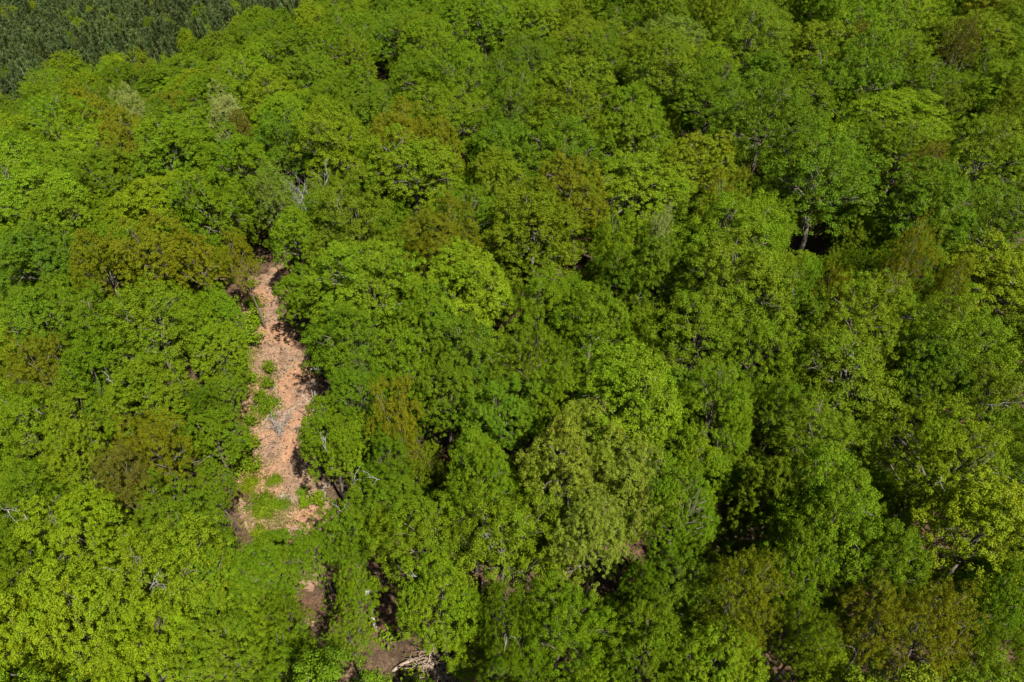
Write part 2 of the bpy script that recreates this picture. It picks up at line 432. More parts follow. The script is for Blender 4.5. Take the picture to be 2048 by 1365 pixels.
# ------------------------------------------------------------------ canopy: crowns read from the picture (px, py, radius px, colour, prototype, height, landmark phrase, own label)
HAND = [
 # around the track
 (487, 520, 62, 'O', 4, 13, "olive tree with the bare trunk", "olive brown tree with a visible pale trunk at the track's upper bend"),
 (410, 515, 55, 'O', 7, 14, None, "olive brown tree between the trunk-showing olive tree and two more olives"),
 (318, 485, 70, 'O', 2, 16, None, "middle olive brown crown of the olive row beside the track's upper end"),
 (210, 520, 62, 'O', 0, 16, "outermost olive tree", "olive brown crown ending the olive row farthest from the track"),
 (590, 470, 85, 'L', 0, 15, "light crown over the track end", "fresh light green crown hiding the far end of the dirt track"),
 (615, 600, 88, 'G', 2, 12, None, "spreading mid green tree that overhangs the track's narrow middle"),
 (735, 560, 118, 'L', 1, 17, "great light crown by the track", "great fresh light green domed crown standing above the track's narrow middle"),
 (715, 690, 105, 'G', 8, 15, "open tree with pale twin stems", "open mid green tree showing pale twin stems near the dirt track"),
 (712, 790, 66, 'D', 4, 15, None, "small dark green tree with a white forked snag in front"),
 (655, 880, 108, 'G', 2, 14, "spreading tree shading the track", "spreading mid green tree whose shadow dapples the dirt track"),
 (745, 930, 85, 'D', 4, 14, None, "dark green open tree between the shading tree and brown-topped tree"),
 (700, 1040, 88, 'G', 8, 11, None, "thin mid green tree with a long bare limb over the clearing"),
 (640, 1110, 78, 'L', 4, 10, None, "low light green tree at the near edge of the clearing"),
 (545, 1150, 90, 'G', 0, 12, None, "mid green tree closing the near end of the sunlit clearing"),
 (700, 1190, 80, 'L', 4, 12, "light tree by the grey stump", "light green tree leaning over the grey stump"),
 (590, 1270, 95, 'G', 8, 12, None, "mid green open tree beside the small dirt opening at the bottom"),
 (700, 1290, 50, 'L', 10, 11, None, "narrow light green tree beside the bottom dirt opening"),
 (560, 1340, 90, 'G', 6, 13, None, "mid green crown cut by the bottom edge beside the dirt opening"),
 (800, 840, 58, 'O', 6, 16, "brown-topped tree", "tall narrow olive brown tree beside a dark gap, trunk showing"),
 (848, 935, 38, 'T', 10, 11, None, "small muted green tree under the brown-topped tree's trunk"),
 # edge on the track's far side
 (455, 640, 80, 'L', 0, 11, None, "light green crown bordering the upper track opposite the overhanging tree"),
 (430, 720, 85, 'L', 7, 12, "bright track-side crown", "bright light green crown bordering the widest sunny stretch of track"),
 (452, 800, 70, 'L', 4, 9, None, "low light green tree beside the weedy verge of the track"),
 (425, 890, 80, 'G', 5, 11, None, "mid green tree beside the shaded stretch of the track"),
 (440, 985, 72, 'G', 0, 10, None, "mid green tree beside the clay clearing"),
 (400, 1060, 80, 'G', 6, 12, None, "mid green tall tree behind the clay clearing's edge"),
 (300, 660, 120, 'T', 10, 15, "muted wide crown", "wide muted green crown between the olive row and the track"),
 (190, 640, 92, 'G', 3, 16, None, None), (85, 620, 85, 'B', 7, 16, None, None), (55, 520, 88, 'B', 0, 16, "cool crown at the edge", "cool bluish green crown at the photo's edge below the olive row"),
 (300, 790, 85, 'G', 0, 14, None, None), (180, 760, 85, 'G', 5, 15, None, None), (75, 745, 62, 'O', 10, 13, "small olive crown at the edge", "small olive brown crown near the picture's edge, among mid greens"),
 (50, 850, 92, 'G', 4, 15, None, None), (165, 860, 72, 'T', 8, 13, None, "open muted green crown with bare twigs beside the brown pair"),
 (325, 880, 62, 'O', 4, 14, "upper brown tree", "upper of two brownish trees near the shaded track"),
 (240, 955, 62, 'R', 4, 14, "rusty brown tree", "rusty brown tree in the greens, lower of the brownish pair"),
 (140, 925, 75, 'Y', 1, 15, "yellow dome beside the rusty tree", "small yellow green dome beside the rusty brown tree"),
 (70, 1010, 80, 'G', 8, 14, None, "mid green open tree with bare white twigs at the photo's edge"),
 (320, 1010, 78, 'G', 3, 13, None, None),
 (160, 1090, 95, 'Y', 2, 15, None, None), (50, 1130, 80, 'G', 0, 15, None, None),
 (310, 1180, 120, 'Y', 10, 16, "brightest yellow crown", "brightest yellow green wide crown at the near corner, twigs showing"),
 (150, 1240, 125, 'Y', 0, 16, None, "big yellow green crown next to the brightest yellow crown"),
 (430, 1200, 90, 'L', 5, 13, None, None), (40, 1310, 110, 'Y', 7, 15, None, "yellow green crown filling the near corner of the wood"),
 (270, 1330, 115, 'Y', 1, 15, None, None), (430, 1320, 95, 'L', 0, 13, None, None),
 # centre
 (870, 470, 82, 'O', 2, 17, "wide olive crown in the middle", "wide olive brown crown in the middle of the upper wood"),
 (1080, 450, 118, 'T', 1, 18, "big muted dome", "big muted olive green dome beside the wide olive crown"),
 (930, 560, 120, 'L', 5, 17, None, "large fresh green crown of many lobes beside the great light crown"),
 (860, 650, 80, 'G', 0, 16, None, None),
 (950, 675, 88, 'B', 3, 17, "bluish dome", "cool bluish green dome in the middle of the wood"),
 (810, 720, 75, 'G', 0, 16, None, None),
 (890, 790, 100, 'B', 7, 15, None, "dark bluish green crown below the bluish dome"),
 (1070, 720, 90, 'G', 10, 15, None, None), (1060, 600, 70, 'G', 4, 15, None, None),
 (1190, 650, 85, 'G', 0, 16, None, None), (1240, 560, 60, 'D', 4, 14, None, None),
 (1250, 780, 150, 'L', 5, 19, "great domed crown", "great light green dome of many lobes in the middle of the wood"),
 (1120, 800, 70, 'G', 0, 16, None, None), (1010, 830, 75, 'B', 2, 15, None, None),
 (1420, 790, 105, 'G', 9, 17, None, "fine textured mid green dome next to the great domed crown"),
 (1150, 900, 110, 'S', 9, 17, "pale sage dome", "upper pale sage coloured dome, the palest big crown in the wood"),
 (1250, 960, 95, 'S', 9, 16, None, "pale sage crown joined to the upper sage dome"),
 (1190, 1070, 100, 'S', 5, 15, None, "lower pale sage crown, yellower than the two above it"),
 (940, 950, 115, 'L', 1, 18, "bright near dome", "bright light green dome beside the brown-topped tree"),
 (1000, 1080, 120, 'L', 8, 16, None, "bright green open crown with bare forked branches showing"),
 (860, 1080, 100, 'L', 4, 14, None, "bright green tree below the brown-topped tree with bare twigs"),
 (880, 1200, 110, 'L', 0, 15, "bright tree above the brush pile", "bright green tree standing over the brush pile at the bottom"),
 (1000, 1240, 60, 'G', 10, 15, None, "slim mid green tree with a tall grey trunk at the bottom"),
 (1110, 1230, 120, 'G', 4, 17, None, "big mid green crown to the near side of the sage crowns"),
 (1280, 1180, 80, 'D', 0, 15, None, None), (1180, 1335, 48, 'Y', 10, 9, "little yellow tree", "little bright yellow tree at the bottom of the wood"),
 (1080, 1330, 75, 'G', 6, 14, None, None), (960, 1340, 60, 'G', 4, 13, None, None), (1300, 1300, 100, 'G', 1, 15, None, None),
 (1380, 1030, 95, 'G', 9, 17, "fine mid green dome", "fine textured mid green dome beside the sage crowns"),
 (1360, 1160, 80, 'B', 3, 15, None, None),
 # right
 (1490, 560, 150, 'L', 1, 19, "giant dome", "giant bright dome of many lobes beside a dark gap with trunks"),
 (1400, 650, 100, 'G', 4, 16, None, None), (1580, 600, 80, 'G', 3, 17, None, None), (1530, 690, 80, 'G', 8, 15, None, None),
 (1330, 540, 75, 'G', 5, 16, None, None),
 (1255, 480, 62, 'L', 6, 17, None, None), (1310, 475, 26, 'W', 8, 17, "whitish little crown", "whitish green narrow little crown behind the giant dome"),
 (1740, 620, 105, 'Y', 10, 17, "yellowish fine crown", "yellowish fine leaved crown beside the giant dome"),
 (1700, 745, 110, 'T', 8, 15, None, "muted green open crown with bare twigs, near the giant dome"),
 (1790, 515, 45, 'O', 10, 17, "narrow olive tree", "narrow olive brown tree behind the yellowish fine crown"),
 (1690, 600, 38, 'O', 4, 15, None, "small olive brown crown squeezed beside the giant dome"),
 (1880, 590, 45, 'O', 10, 16, None, "olive brown crown beyond the yellowish fine crown at the side"),
 (1950, 700, 110, 'G', 4, 17, None, None), (1850, 770, 90, 'D', 0, 15, None, None), (1980, 800, 80, 'T', 8, 16, None, "muted open crown with white bare twigs by the photo's edge"),
 (1560, 810, 100, 'G', 8, 14, None, None), (1640, 870, 90, 'T', 10, 14, None, None),
 (1910, 920, 120, 'Y', 9, 18, "yellow olive dome", "yellow olive dome, upper of two large ones at the side"),
 (1960, 1060, 140, 'Y', 5, 17, None, "yellow olive dome, lower and broader of the two at the side"),
 (1555, 990, 85, 'T', 5, 16, None, None), (1680, 1020, 120, 'L', 1, 18, "lobed near dome", "lobed bright green dome between the sage crowns and yellow olive domes"),
 (1600, 1130, 90, 'G', 0, 16, None, None), (1740, 1130, 85, 'G', 7, 16, None, None),
 (1490, 1180, 88, 'O', 10, 16, "big olive brown crown", "big olive brown crown near the bottom, among bright greens"),
 (1610, 1250, 70, 'G', 4, 15, None, None), (1760, 1270, 72, 'O', 4, 14, None, "olive brown crown in the near corner, first of a pair"),
 (1890, 1270, 85, 'O', 10, 15, None, "olive brown crown in the near corner, outer of a pair"),
 (1420, 1320, 95, 'L', 0, 14, None, None), (1640, 1345, 80, 'Y', 5, 12, None, None), (2000, 1200, 80, 'G', 0, 16, None, None),
 # upper
 (1165, 375, 72, 'O', 5, 18, "upper olive dome", "olive brown dome in the upper middle of the wood"),
 (1455, 400, 55, 'O', 6, 17, "dark olive tree", "dark olive tree above the giant dome"),
 (800, 265, 62, 'O', 2, 17, "high olive crown", "olive brown crown high up, beyond the wide olive crown"),
 (895, 290, 40, 'O', 0, 16, None, "small olive brown crown beside the high olive crown"),
 (250, 275, 58, 'O', 2, 17, "far olive crown", "far olive brown crown below the whitish tree"),
 (490, 268, 24, 'R', 0, 16, None, "small rusty crown under the far pale crowns"),
 (265, 220, 34, 'W', 8, 17, "whitish tree", "far whitish green tree, twin of another across light crowns"),
 (465, 228, 40, 'W', 4, 17, "second whitish tree", "far whitish green tree nearer the middle of the wood"),
 (140, 138, 40, 'Y', 0, 18, "round tree at the pines", "round bright green tree standing out against the pines"),
 (108, 145, 18, 'Y', 3, 16, None, "small yellow green tree beside the round tree at the pines"),
 (285, 130, 22, 'Y', 8, 17, "yellow topped tree", "small yellow topped tree at the edge of the pines"),
 (440, 95, 36, 'L', 0, 17, None, "light green crown jutting up to the pines"),
 (470, 30, 30, 'L', 6, 17, None, "bright light green tall crown beside the topmost pines"),
 (50, 275, 80, 'Y', 5, 16, None, None), (210, 345, 65, 'L', 0, 17, None, None),
 (540, 385, 52, 'P', 8, 16, "grey green thin crown", "grey green thin crown in front of the bare dead tree"),
 (1985, 300, 85, 'T', 10, 17, None, None), (1860, 335, 42, 'R', 10, 16, "brownish thin tree", "brownish thin tree in the upper greens near the photo's edge"),
 (1930, 85, 32, 'R', 10, 17, "far rusty tree", "far rusty brown tree in the top corner"),
 (1710, 85, 22, 'R', 8, 17, None, "small far rusty tree among bright crowns near the top"),
 (1640, 90, 75, 'Y', 5, 18, "far yellowish dome", "far yellowish dome near the top edge"),
 (835, 70, 52, 'T', 0, 18, None, None), (1000, 290, 60, 'B', 5, 17, None, None), (640, 55, 40, 'Y', 2, 17, None, None),
]
# places kept open: what the picture shows of the track, and the dark gaps (px, py, clear px)
OPEN = [(500, 590, 12), (515, 630, 12), (530, 680, 14), (545, 720, 18), (560, 745, 36), (590, 790, 40), (605, 745, 30), (550, 800, 36), (535, 845, 24), (530, 890, 16), (512, 760, 14), (506, 870, 12), (503, 985, 14), (505, 1040, 12), (640, 960, 22), (520, 1010, 18), (620, 770, 22), (610, 720, 16), (530, 930, 25), (600, 950, 30),
        (560, 990, 40), (610, 1000, 25), (560, 1040, 25), (600, 1070, 8), (520, 480, 9), (535, 555, 20), (570, 552, 10), (545, 600, 8), (640, 1290, 20), (760, 1220, 18), (790, 1320, 35), (740, 1200, 14), (875, 1335, 25),
        (1632, 492, 14), (1678, 225, 9), (1525, 845, 8), (820, 925, 8), (880, 880, 8), (1035, 1320, 12), (605, 350, 15), (762, 148, 10), (1235, 1170, 12)]
OPEN = np.array(OPEN, float)

trees = []            # x, y, R, H, colour, prototype, landmark, label, hand
for px, py, rp, cl, pr, H, lm, lab in HAND:
    if cl in 'OSWR': H += 1.6
    x, y, dep = at(px, py, H - 3.5)
    gap = np.hypot(OPEN[:, 0] - px, OPEN[:, 1] - py) - OPEN[:, 2] * .8
    rp = max(min(rp, float(gap.min()) / 1.22), rp * .55)
    R = max(1.6, .94 * rp * dep / F)
    trees.append([x, y, R, H, cl, pr, lm, lab, True])
n_hand = len(trees)

EDGE_X = [-600, 0, 60, 100, 150, 220, 300, 350, 480, 650, 690]
EDGE_Y = [420, 185, 175, 130, 108, 125, 112, 88, 30, 6, -60]
def in_pines(px, py):
    return px < 690 and py < np.interp(px, EDGE_X, EDGE_Y) + 10 * math.sin(px * .045) + 7 * math.sin(px * .13)

PAL = ['G'] * 36 + ['L'] * 24 + ['D'] * 14 + ['B'] * 6 + ['T'] * 10 + ['Y'] * 6 + ['P'] * 2 + ['O'] * 2
r = np.random.default_rng(5)
A = [(t[0], t[1], t[2]) for t in trees]
tries = 0
R_LO, R_HI, SP = 4.8, 8.0, .80
while tries < 26000:
    tries += 1
    x, y = r.uniform(-150, 150), r.uniform(2, 300)
    shrink = 1 - .35 * tries / 26000
    R = r.uniform(R_LO, R_HI) * shrink
    H = float(np.clip(r.normal(17, 2.1), 12.0, 21.5)) * (1 if shrink > .8 else .9)
    z = float(terrain(x, y)) + H - 3.5
    dz = z - CAMZ
    if y * cP - dz * sP < 6: continue
    px, py, dep = proj(x, y, z)
    rp = R * F / dep
    if px < -.75 * rp or px > 2048 + .8 * rp or py < -.9 * rp or py > 1365 + .9 * rp: continue
    if in_pines(px, py - rp * .75): continue
    if np.any(np.hypot(OPEN[:, 0] - px, (OPEN[:, 1] - py) * 1.15) < OPEN[:, 2] + rp * 1.12): continue
    if track_dist(np.array([[x, y]]))[0] < 1.0: continue
    B = np.array(A); dd = np.hypot(B[:, 0] - x, B[:, 1] - y)
    if np.any(dd < SP * (B[:, 2] + R)): continue
    A.append((x, y, R))
    cl = PAL[r.integers(len(PAL))]
    if py < 420 and px < 700 and r.random() < .55: cl = r.choice(['L', 'Y', 'L', 'G'])
    if px < 420 and py > 1000 and r.random() < .7: cl = r.choice(['Y', 'L'])
    if px > 1200 and r.random() < .35: cl = r.choice(['G', 'D', 'T'])
    trees.append([x, y, R, H, cl, int(r.integers(0, 11)), None, None, False])
print("canopy trees", len(trees), "hand", n_hand)

def jitter_colour(cl, r):
    c = np.array(C[cl]) * r.uniform(.86, 1.14)
    c = c * np.array([r.uniform(.94, 1.07), r.uniform(.96, 1.04), r.uniform(.8, 1.2)])
    return tuple(np.clip(c, 0.002, .6))

def place_tree(name, protos, k, x, y, sxy, sz, colour, r, tilt=.05, squash=.1):
    root = bpy.data.objects.new(name, None); COL.objects.link(root)
    root.empty_display_size = .5
    root.location = (x, y, float(terrain(x, y)))
    root.rotation_euler = (r.normal(0, tilt), r.normal(0, tilt), r.uniform(0, 2 * math.pi))
    root.scale = (sxy * r.uniform(1 - squash, 1 + squash), sxy * r.uniform(1 - squash, 1 + squash), sz)
    tr, cr = protos[k]
    link("trunk", tr, root)
    link("crown" if "tree" in name else "foliage", cr, root, color=colour)
    return root

# ------------------------------------------------------------------ labels that single a tree out
info = []
for t in trees:
    z = float(terrain(t[0], t[1])) + t[3] - 3
    px, py, dep = proj(t[0], t[1], z)
    info.append((px, py, t[2] * F / dep))
LM = [(info[i][0], info[i][1], t[6]) for i, t in enumerate(trees) if t[6]]
def direction(dx, dy):
    a = math.degrees(math.atan2(-dy, dx)) % 360
    return ["right of", "above and right of", "above", "above and left of", "left of", "below and left of", "below", "below and right of"][int((a + 22.5) // 45) % 8]
ORD = ["", "second ", "third ", "fourth ", "fifth ", "sixth ", "seventh ", "eighth "]
labels = [t[7] for t in trees]
used = {}
for i in sorted(range(len(trees)), key=lambda i: min(math.hypot(info[i][0] - a, info[i][1] - b) for a, b, _ in LM)):
    if labels[i]: continue
    px, py, rp = info[i]
    d, a, b, nm = min((math.hypot(px - a, py - b), a, b, nm) for a, b, nm in LM if math.hypot(px - a, py - b) > 1 or trees[i][6] != nm)
    w = WORD[trees[i][4]]
    size = "broad" if trees[i][2] > 5.6 else ("small" if trees[i][2] < 4.3 else "rounded")
    dr = direction(px - a, py - b)
    key = (w, size, dr, nm)
    k = used.get(key, 0); used[key] = k + 1
    if k == 0: labels[i] = f"{w} {size} crown {dr} the {nm}"
    elif len(f"{w} {size} {dr} {nm}".split()) > 12: labels[i] = f"{w} crown, {ORD[min(k, 7)]}{dr} the {nm}"
    else: labels[i] = f"{w} {size} crown, {ORD[min(k, 7)]}outward {dr} the {nm}"
rr = np.random.default_rng(77)
def seen_size(i):
    px, py, rp = info[i]
    if trees[i][8]: return 1e6 + rp
    inside = 0 < px < 2048 and 0 < py < 1365
    return rp if inside else rp * .3
order = sorted(range(len(trees)), key=seen_size, reverse=True)
MASS = set(order[278:])
print("canopy as one mass", len(MASS), "largest in it", max([info[i][2] for i in MASS] or [0]))
for i, t in enumerate(trees):
    if i in MASS: continue
    x, y, R, H, cl, k, lm, lab, hand = t
    o = place_tree("broadleaf_tree", PROTOS, k, x, y, R / R0, H / H0, jitter_colour(cl, rr), rr)
    o["label"] = labels[i]; o["category"] = "tree"; o["group"] = "broadleaf trees of the forest canopy"
    t.append(o)
# crown of each kind as the source for the masses
CROWN = {}
for i, t in enumerate(trees):
    if len(t) > 9 and t[5] not in CROWN: CROWN[t[5]] = next(c for c in t[9].children if c.name.startswith("crown"))
CROWN = [CROWN.get(k, CROWN[0]) for k in range(len(PROTOS))]
# the remaining crowns, farthest or cut by the frame
ms = [trees[i] for i in sorted(MASS)]
if ms:
    tree_mass("far_forest", [(t[0], t[1], float(terrain(t[0], t[1]))) for t in ms], rr.uniform(0, 6.28, len(ms)),
              [(t[2] / R0, t[2] / R0, t[3] / H0) for t in ms], [jitter_colour(t[4], rr) for t in ms], [t[5] for t in ms], CROWN, M_LEAFI)

# ------------------------------------------------------------------ pines beyond the broadleaf edge
r = np.random.default_rng(21)
pts = []
cell = 4.1
for gxi in np.arange(-330, 0, cell):
    for gyi in np.arange(110, 470, cell):
        x, y = gxi + r.uniform(-1.2, 1.2), gyi + r.uniform(-1.2, 1.2)
        z = float(terrain(x, y)) + 12
        px, py, dep = proj(x, y, z)
        if px < -60 or px > 720 or py < -60: continue
        if not in_pines(px, py - 22): continue
        if min((x - a) ** 2 + (y - b) ** 2 - (q * .7) ** 2 for a, b, q in A) < 1: continue
        pts.append((dep, x, y, px, py))
pts.sort()
print("pines", len(pts))
SAP = [(75, 22, 10, 'Y'), (25, 32, 13, 'Y'), (65, 82, 11, 'Y'), (150, 40, 14, 'L'), (165, 60, 14, 'L'), (140, 52, 12, 'G'), (145, 85, 9, 'L'),
       (190, 8, 11, 'Y'), (190, 36, 11, 'Y'), (215, 40, 9, 'L'), (230, 55, 13, 'L'), (245, 70, 12, 'L'), (262, 22, 10, 'L'), (305, 10, 10, 'Y'),
       (345, 15, 10, 'L'), (240, 95, 13, 'L'), (270, 100, 13, 'G'), (195, 105, 12, 'L'), (310, 60, 12, 'G'),
       (40, 165, 14, 'G'), (72, 150, 10, 'L'), (340, 62, 15, 'L'), (372, 48, 12, 'G'), (405, 38, 16, 'L'), (520, 8, 14, 'L'), (560, 2, 12, 'G')]
SAPW = ["topmost pale speck", "pale speck at the photo's edge", "lone yellow speck low in the dense pines", "upper tree of the bright clump", "outer tree of the bright clump",
        "darker tree of the bright clump", "speck below the bright clump", "tall yellow tree at the top edge", "tall yellow tree under the top edge", "thin tree of the broken row",
        "larger tree of the broken row", "low end of the broken row", "faint tree near the top", "yellow tree near the top toward the wood", "last light tree before the wood",
        "light tree above the yellow topped tree", "green tree by the yellow topped tree", "light tree beside the round tree", "green tree by the jutting light crown",
        "green tree low on the pine edge", "thin light tree low on the pine edge", "light tree high on the pine edge", "little green tree high on the pine edge",
        "widest light tree high on the pine edge", "light tree where the edge meets the top", "green tree where the edge meets the top"]
PLAB = {}
marks = [(a, b, w) for (a, b, _, _), w in zip(SAP, SAPW)] + [(a, b, w) for a, b, w in LM if in_pines(a, b - 60)]
for a, b, w in marks:
    best = {}
    for i, (dep, x, y, px, py) in enumerate(pts[:300]):
        if i in PLAB: continue
        d = math.hypot(px - a, py - b); k = direction(px - a, py - b)
        if 5 < d < 60 and d < best.get(k, (99,))[0]: best[k] = (d, i)
    for k, (d, i) in best.items(): PLAB[i] = f"grey green pine {k} the {w}"
print("pines with a label of their own", len(PLAB))
def pine_colour(r):
    return tuple(np.array((.050, .076, .018)) * r.uniform(.65, 1.38) * np.array([r.uniform(.92, 1.1), 1, r.uniform(.85, 1.2)]))
PCROWN = {}
for i, (dep, x, y, px, py) in enumerate(pts[:300]):
    k = int(r.integers(3))
    o = place_tree("pine_tree", PINES, k, x, y, r.uniform(.75, 1.2), r.uniform(.8, 1.35), pine_colour(r), r, .02, .05)
    if k not in PCROWN: PCROWN[k] = next(c for c in o.children if c.name.startswith("crown"))
    o["label"] = PLAB.get(i, "slender grey green pine among the close rows of the plantation beyond the broadleaf wood")
    o["category"] = "pine tree"; o["group"] = "pines of the far plantation"
rest = pts[300:]
n = len(rest)
if n:
    sx = r.uniform(.8, 1.15, n)
    tree_mass("pine_forest", [(p[1], p[2], float(terrain(p[1], p[2]))) for p in rest], r.uniform(0, 6.28, n), np.column_stack([sx, sx, r.uniform(.8, 1.25, n)]),
              [pine_colour(r) for _ in rest], r.integers(0, 3, n), [PCROWN[k] for k in range(3)], M_NEEDLEI)

# light broadleaf trees scattered among the pines
for (px, py, rp, cl), w in zip(SAP, SAPW):
    x, y, dep = at(px, py, 11.5)
    o = place_tree("broadleaf_tree", PROTOS, int(r.integers(11)), x, y, rp * 1.15 * dep / F / R0, 15.5 / H0, jitter_colour(cl, r), r)
    o["label"] = w + ", a small broadleaf among pines"; o["category"] = "tree"; o["group"] = "light trees among the pines"

# ------------------------------------------------------------------ saplings and shrubs under and beside the canopy
def thing(o, label, cat, group=None):
    o["label"] = label; o["category"] = cat
    if group: o["group"] = group
    return o
SH = [ # px, py, prototype, scale, colour, label
 (538, 775, 1, .85, 'G', "upright weedy shrub in the middle of the sunny track verge"),
 (541, 745, 1, .9, 'L', "thin weedy shrub at the top of the sunny track verge"),
 (522, 800, 1, .8, 'G', "weedy shrub on the shaded side of the sunny verge"),
 (508, 765, 1, .8, 'L', "light shrub between the verge and the bright track-side crown"),
 (535, 815, 2, .9, 'G', "low weedy shrub where the track's shade begins"),
 (506, 850, 1, .9, 'D', "dark shrub at the edge of the shaded track"),
 (507, 610, 0, .9, 'G', "green shrub in the track's narrow upper bend"),
 (505, 575, 1, .9, 'G', "little shrub under the olive tree with the bare trunk"),
 (523, 1008, 2, .75, 'D', "small dark round shrub on the orange clay"),
 (548, 960, 2, .5, 'G', "tiny shrub at the shadow's end on the track"),
 (533, 1022, 2, .7, 'T', "brownish low shrub at the near side of the clearing"),
 (555, 1008, 0, .5, 'G', "tiny round shrub beside the brownish low shrub"),
 (500, 970, 2, .6, 'Y', "yellow green low shrub on the clearing's outer edge"),
 (570, 1010, 2, .35, 'D', "tiny dark tuft on the bare grey soil"),
 (606, 985, 0, .5, 'G', "shrub in the shadow patch of the clearing"),
 (612, 1012, 1, .7, 'L', "light shrub at the near lip of the shadow patch"),
 (640, 1008, 1, .9, 'L', "tall light shrub under the thin tree with the long limb"),
 (524, 1072, 1, .8, 'Y', "yellow green shrub at the near end of the clearing"),
 (556, 1085, 0, .9, 'L', "light green shrub closing the clearing"),
 (505, 690, 1, 1.4, 'L', "light shrub at the foot of the bright track-side crown"),
 (508, 645, 0, 1.2, 'L', "light shrub at the outer side of the narrow track"),
 (500, 900, 1, 1.3, 'Y', "yellow green shrub along the shaded track's outer edge"),
 (498, 940, 0, 1.2, 'L', "light shrub along the outer edge above the clay clearing"),
 (655, 1320, 0, 1.2, 'L', "light shrub inside the bottom dirt opening"),
 (820, 960, 2, 1.2, 'T', "muted shrub in the dark gap by the brown-topped tree"),
]
for px, py, k, s, cl, lab in SH:
    x, y, dep = at(px, py, .5)
    o = place_tree("shrub", SHRUBS, k, x, y, s, s, jitter_colour(cl, r), r)
    thing(o, lab, "shrub", "shrubs along the dirt track")

# undergrowth: low trees and leafy clumps in the gaps of the wood, one mass
r = np.random.default_rng(31)
B = np.array(A); low = []
for _ in range(30000):
    x, y = r.uniform(-110, 140), r.uniform(4, 230)
    R = r.uniform(1.7, 3.3); H = r.uniform(6.5, 11.5)
    z = float(terrain(x, y)) + H - 2
    px, py, dep = proj(x, y, z)
    if dep < 8: continue
    rp = R * F / dep
    if not (-60 < px < 2110 and -60 < py < 1430) or in_pines(px, py + 10): continue
    if track_dist(np.array([[x, y]]))[0] < 1.2: continue
    if np.any(np.hypot(OPEN[:, 0] - px, (OPEN[:, 1] - py)) < OPEN[:, 2] + rp * 1.05): continue
    if np.any(np.hypot(B[:, 0] - x, B[:, 1] - y) < .57 * B[:, 2] + .40 * R): continue
    B = np.vstack([B, [x, y, R * 1.05]]); low.append((x, y, R, H))
print("understory", len(low))
nl = len(low); lw = np.array(low)
tree_mass("understory", np.column_stack([lw[:, 0], lw[:, 1], terrain(lw[:, 0], lw[:, 1])]), r.uniform(0, 6.28, nl),
          np.column_stack([lw[:, 2] / R0, lw[:, 2] / R0, lw[:, 3] / H0]), [jitter_colour(r.choice(['G', 'L', 'D', 'L', 'T', 'B']), r) for _ in low],
          r.integers(0, len(PROTOS), nl), CROWN, M_LEAFI)
VV, CC = [], []
PP, NN = [], []
m = 70; got = 0
for _ in range(26000):
    x, y = r.uniform(-75, 120), r.uniform(8, 190)
    if track_dist(np.array([[x, y]]))[0] < .8: continue
    px, py, dep = proj(x, y, float(terrain(x, y)) + 2)
    if not (-50 < px < 2100 and -50 < py < 1420): continue
    if np.any(np.hypot(OPEN[:, 0] - px, OPEN[:, 1] - py) < OPEN[:, 2]): continue
    if np.any(np.hypot(B[:, 0] - x, B[:, 1] - y) < .45 * B[:, 2]): continue
    h = r.uniform(.4, 2.6) if got % 2 else r.uniform(.2, .7); w = r.uniform(.6, 1.5)
    q = r.normal(size=(m, 3)) * np.array([w * .6, w * .6, h * .3])
    PP.append(q + np.array([x, y, float(terrain(x, y)) + h * .6])); NN.append(unit(q * .4 + np.array([0, 0, .8]) + .5 * r.normal(size=(m, 3))))
    CC.append(np.tile(np.array([*jitter_colour(r.choice(['G', 'D', 'T']), r), 1]), (m * 4, 1))); got += 1
    if got >= 1700: break
V, Fc, S = leaves_arrays(np.concatenate(PP), np.concatenate(NN), .36, r)
VV = V; n = len(VV) // 4
Fc = ((np.arange(n) * 4)[:, None] + np.array([[0, 1, 2, 0, 2, 3]])).ravel()
me = mesh_from("undergrowth", VV, Fc, np.full(n * 2, 3), M_LEAFV)
at_ = me.color_attributes.new("species", 'FLOAT_COLOR', 'POINT'); at_.data.foreach_set("color", np.concatenate(CC).astype(np.float32).ravel())
o = link("undergrowth", me); o["kind"] = "stuff"
print("undergrowth tris", n * 2)

# fallen leaves and twigs strewn over the track
def strew(name, n, size, col, keep):
    q = np.column_stack([r.uniform(tx0, tx1, n * 6), r.uniform(ty0, ty1, n * 6)])
    q = q[keep(track_dist(q))][:n]; m_ = len(q)
    P = np.column_stack([q, terrain(q[:, 0], q[:, 1]) + .17 + r.uniform(0, .05, m_)])
    Nn = unit(np.column_stack([r.normal(0, .45, (m_, 2)), np.ones(m_)]))
    V, Fc, S = leaves_arrays(P, Nn, size, r, .5, .3)
    o = link(name, mesh_from(name, V, Fc, S, M_LITTERLEAF), color=col); o["kind"] = "stuff"
strew("leaf_litter", 2600, .13, (.150, .098, .062), lambda d: (d < .8) & (np.abs(np.sin(d * 2.1)) > .15))
strew("twig_litter", 700, .36, (.085, .055, .038), lambda d: d < 1.2)

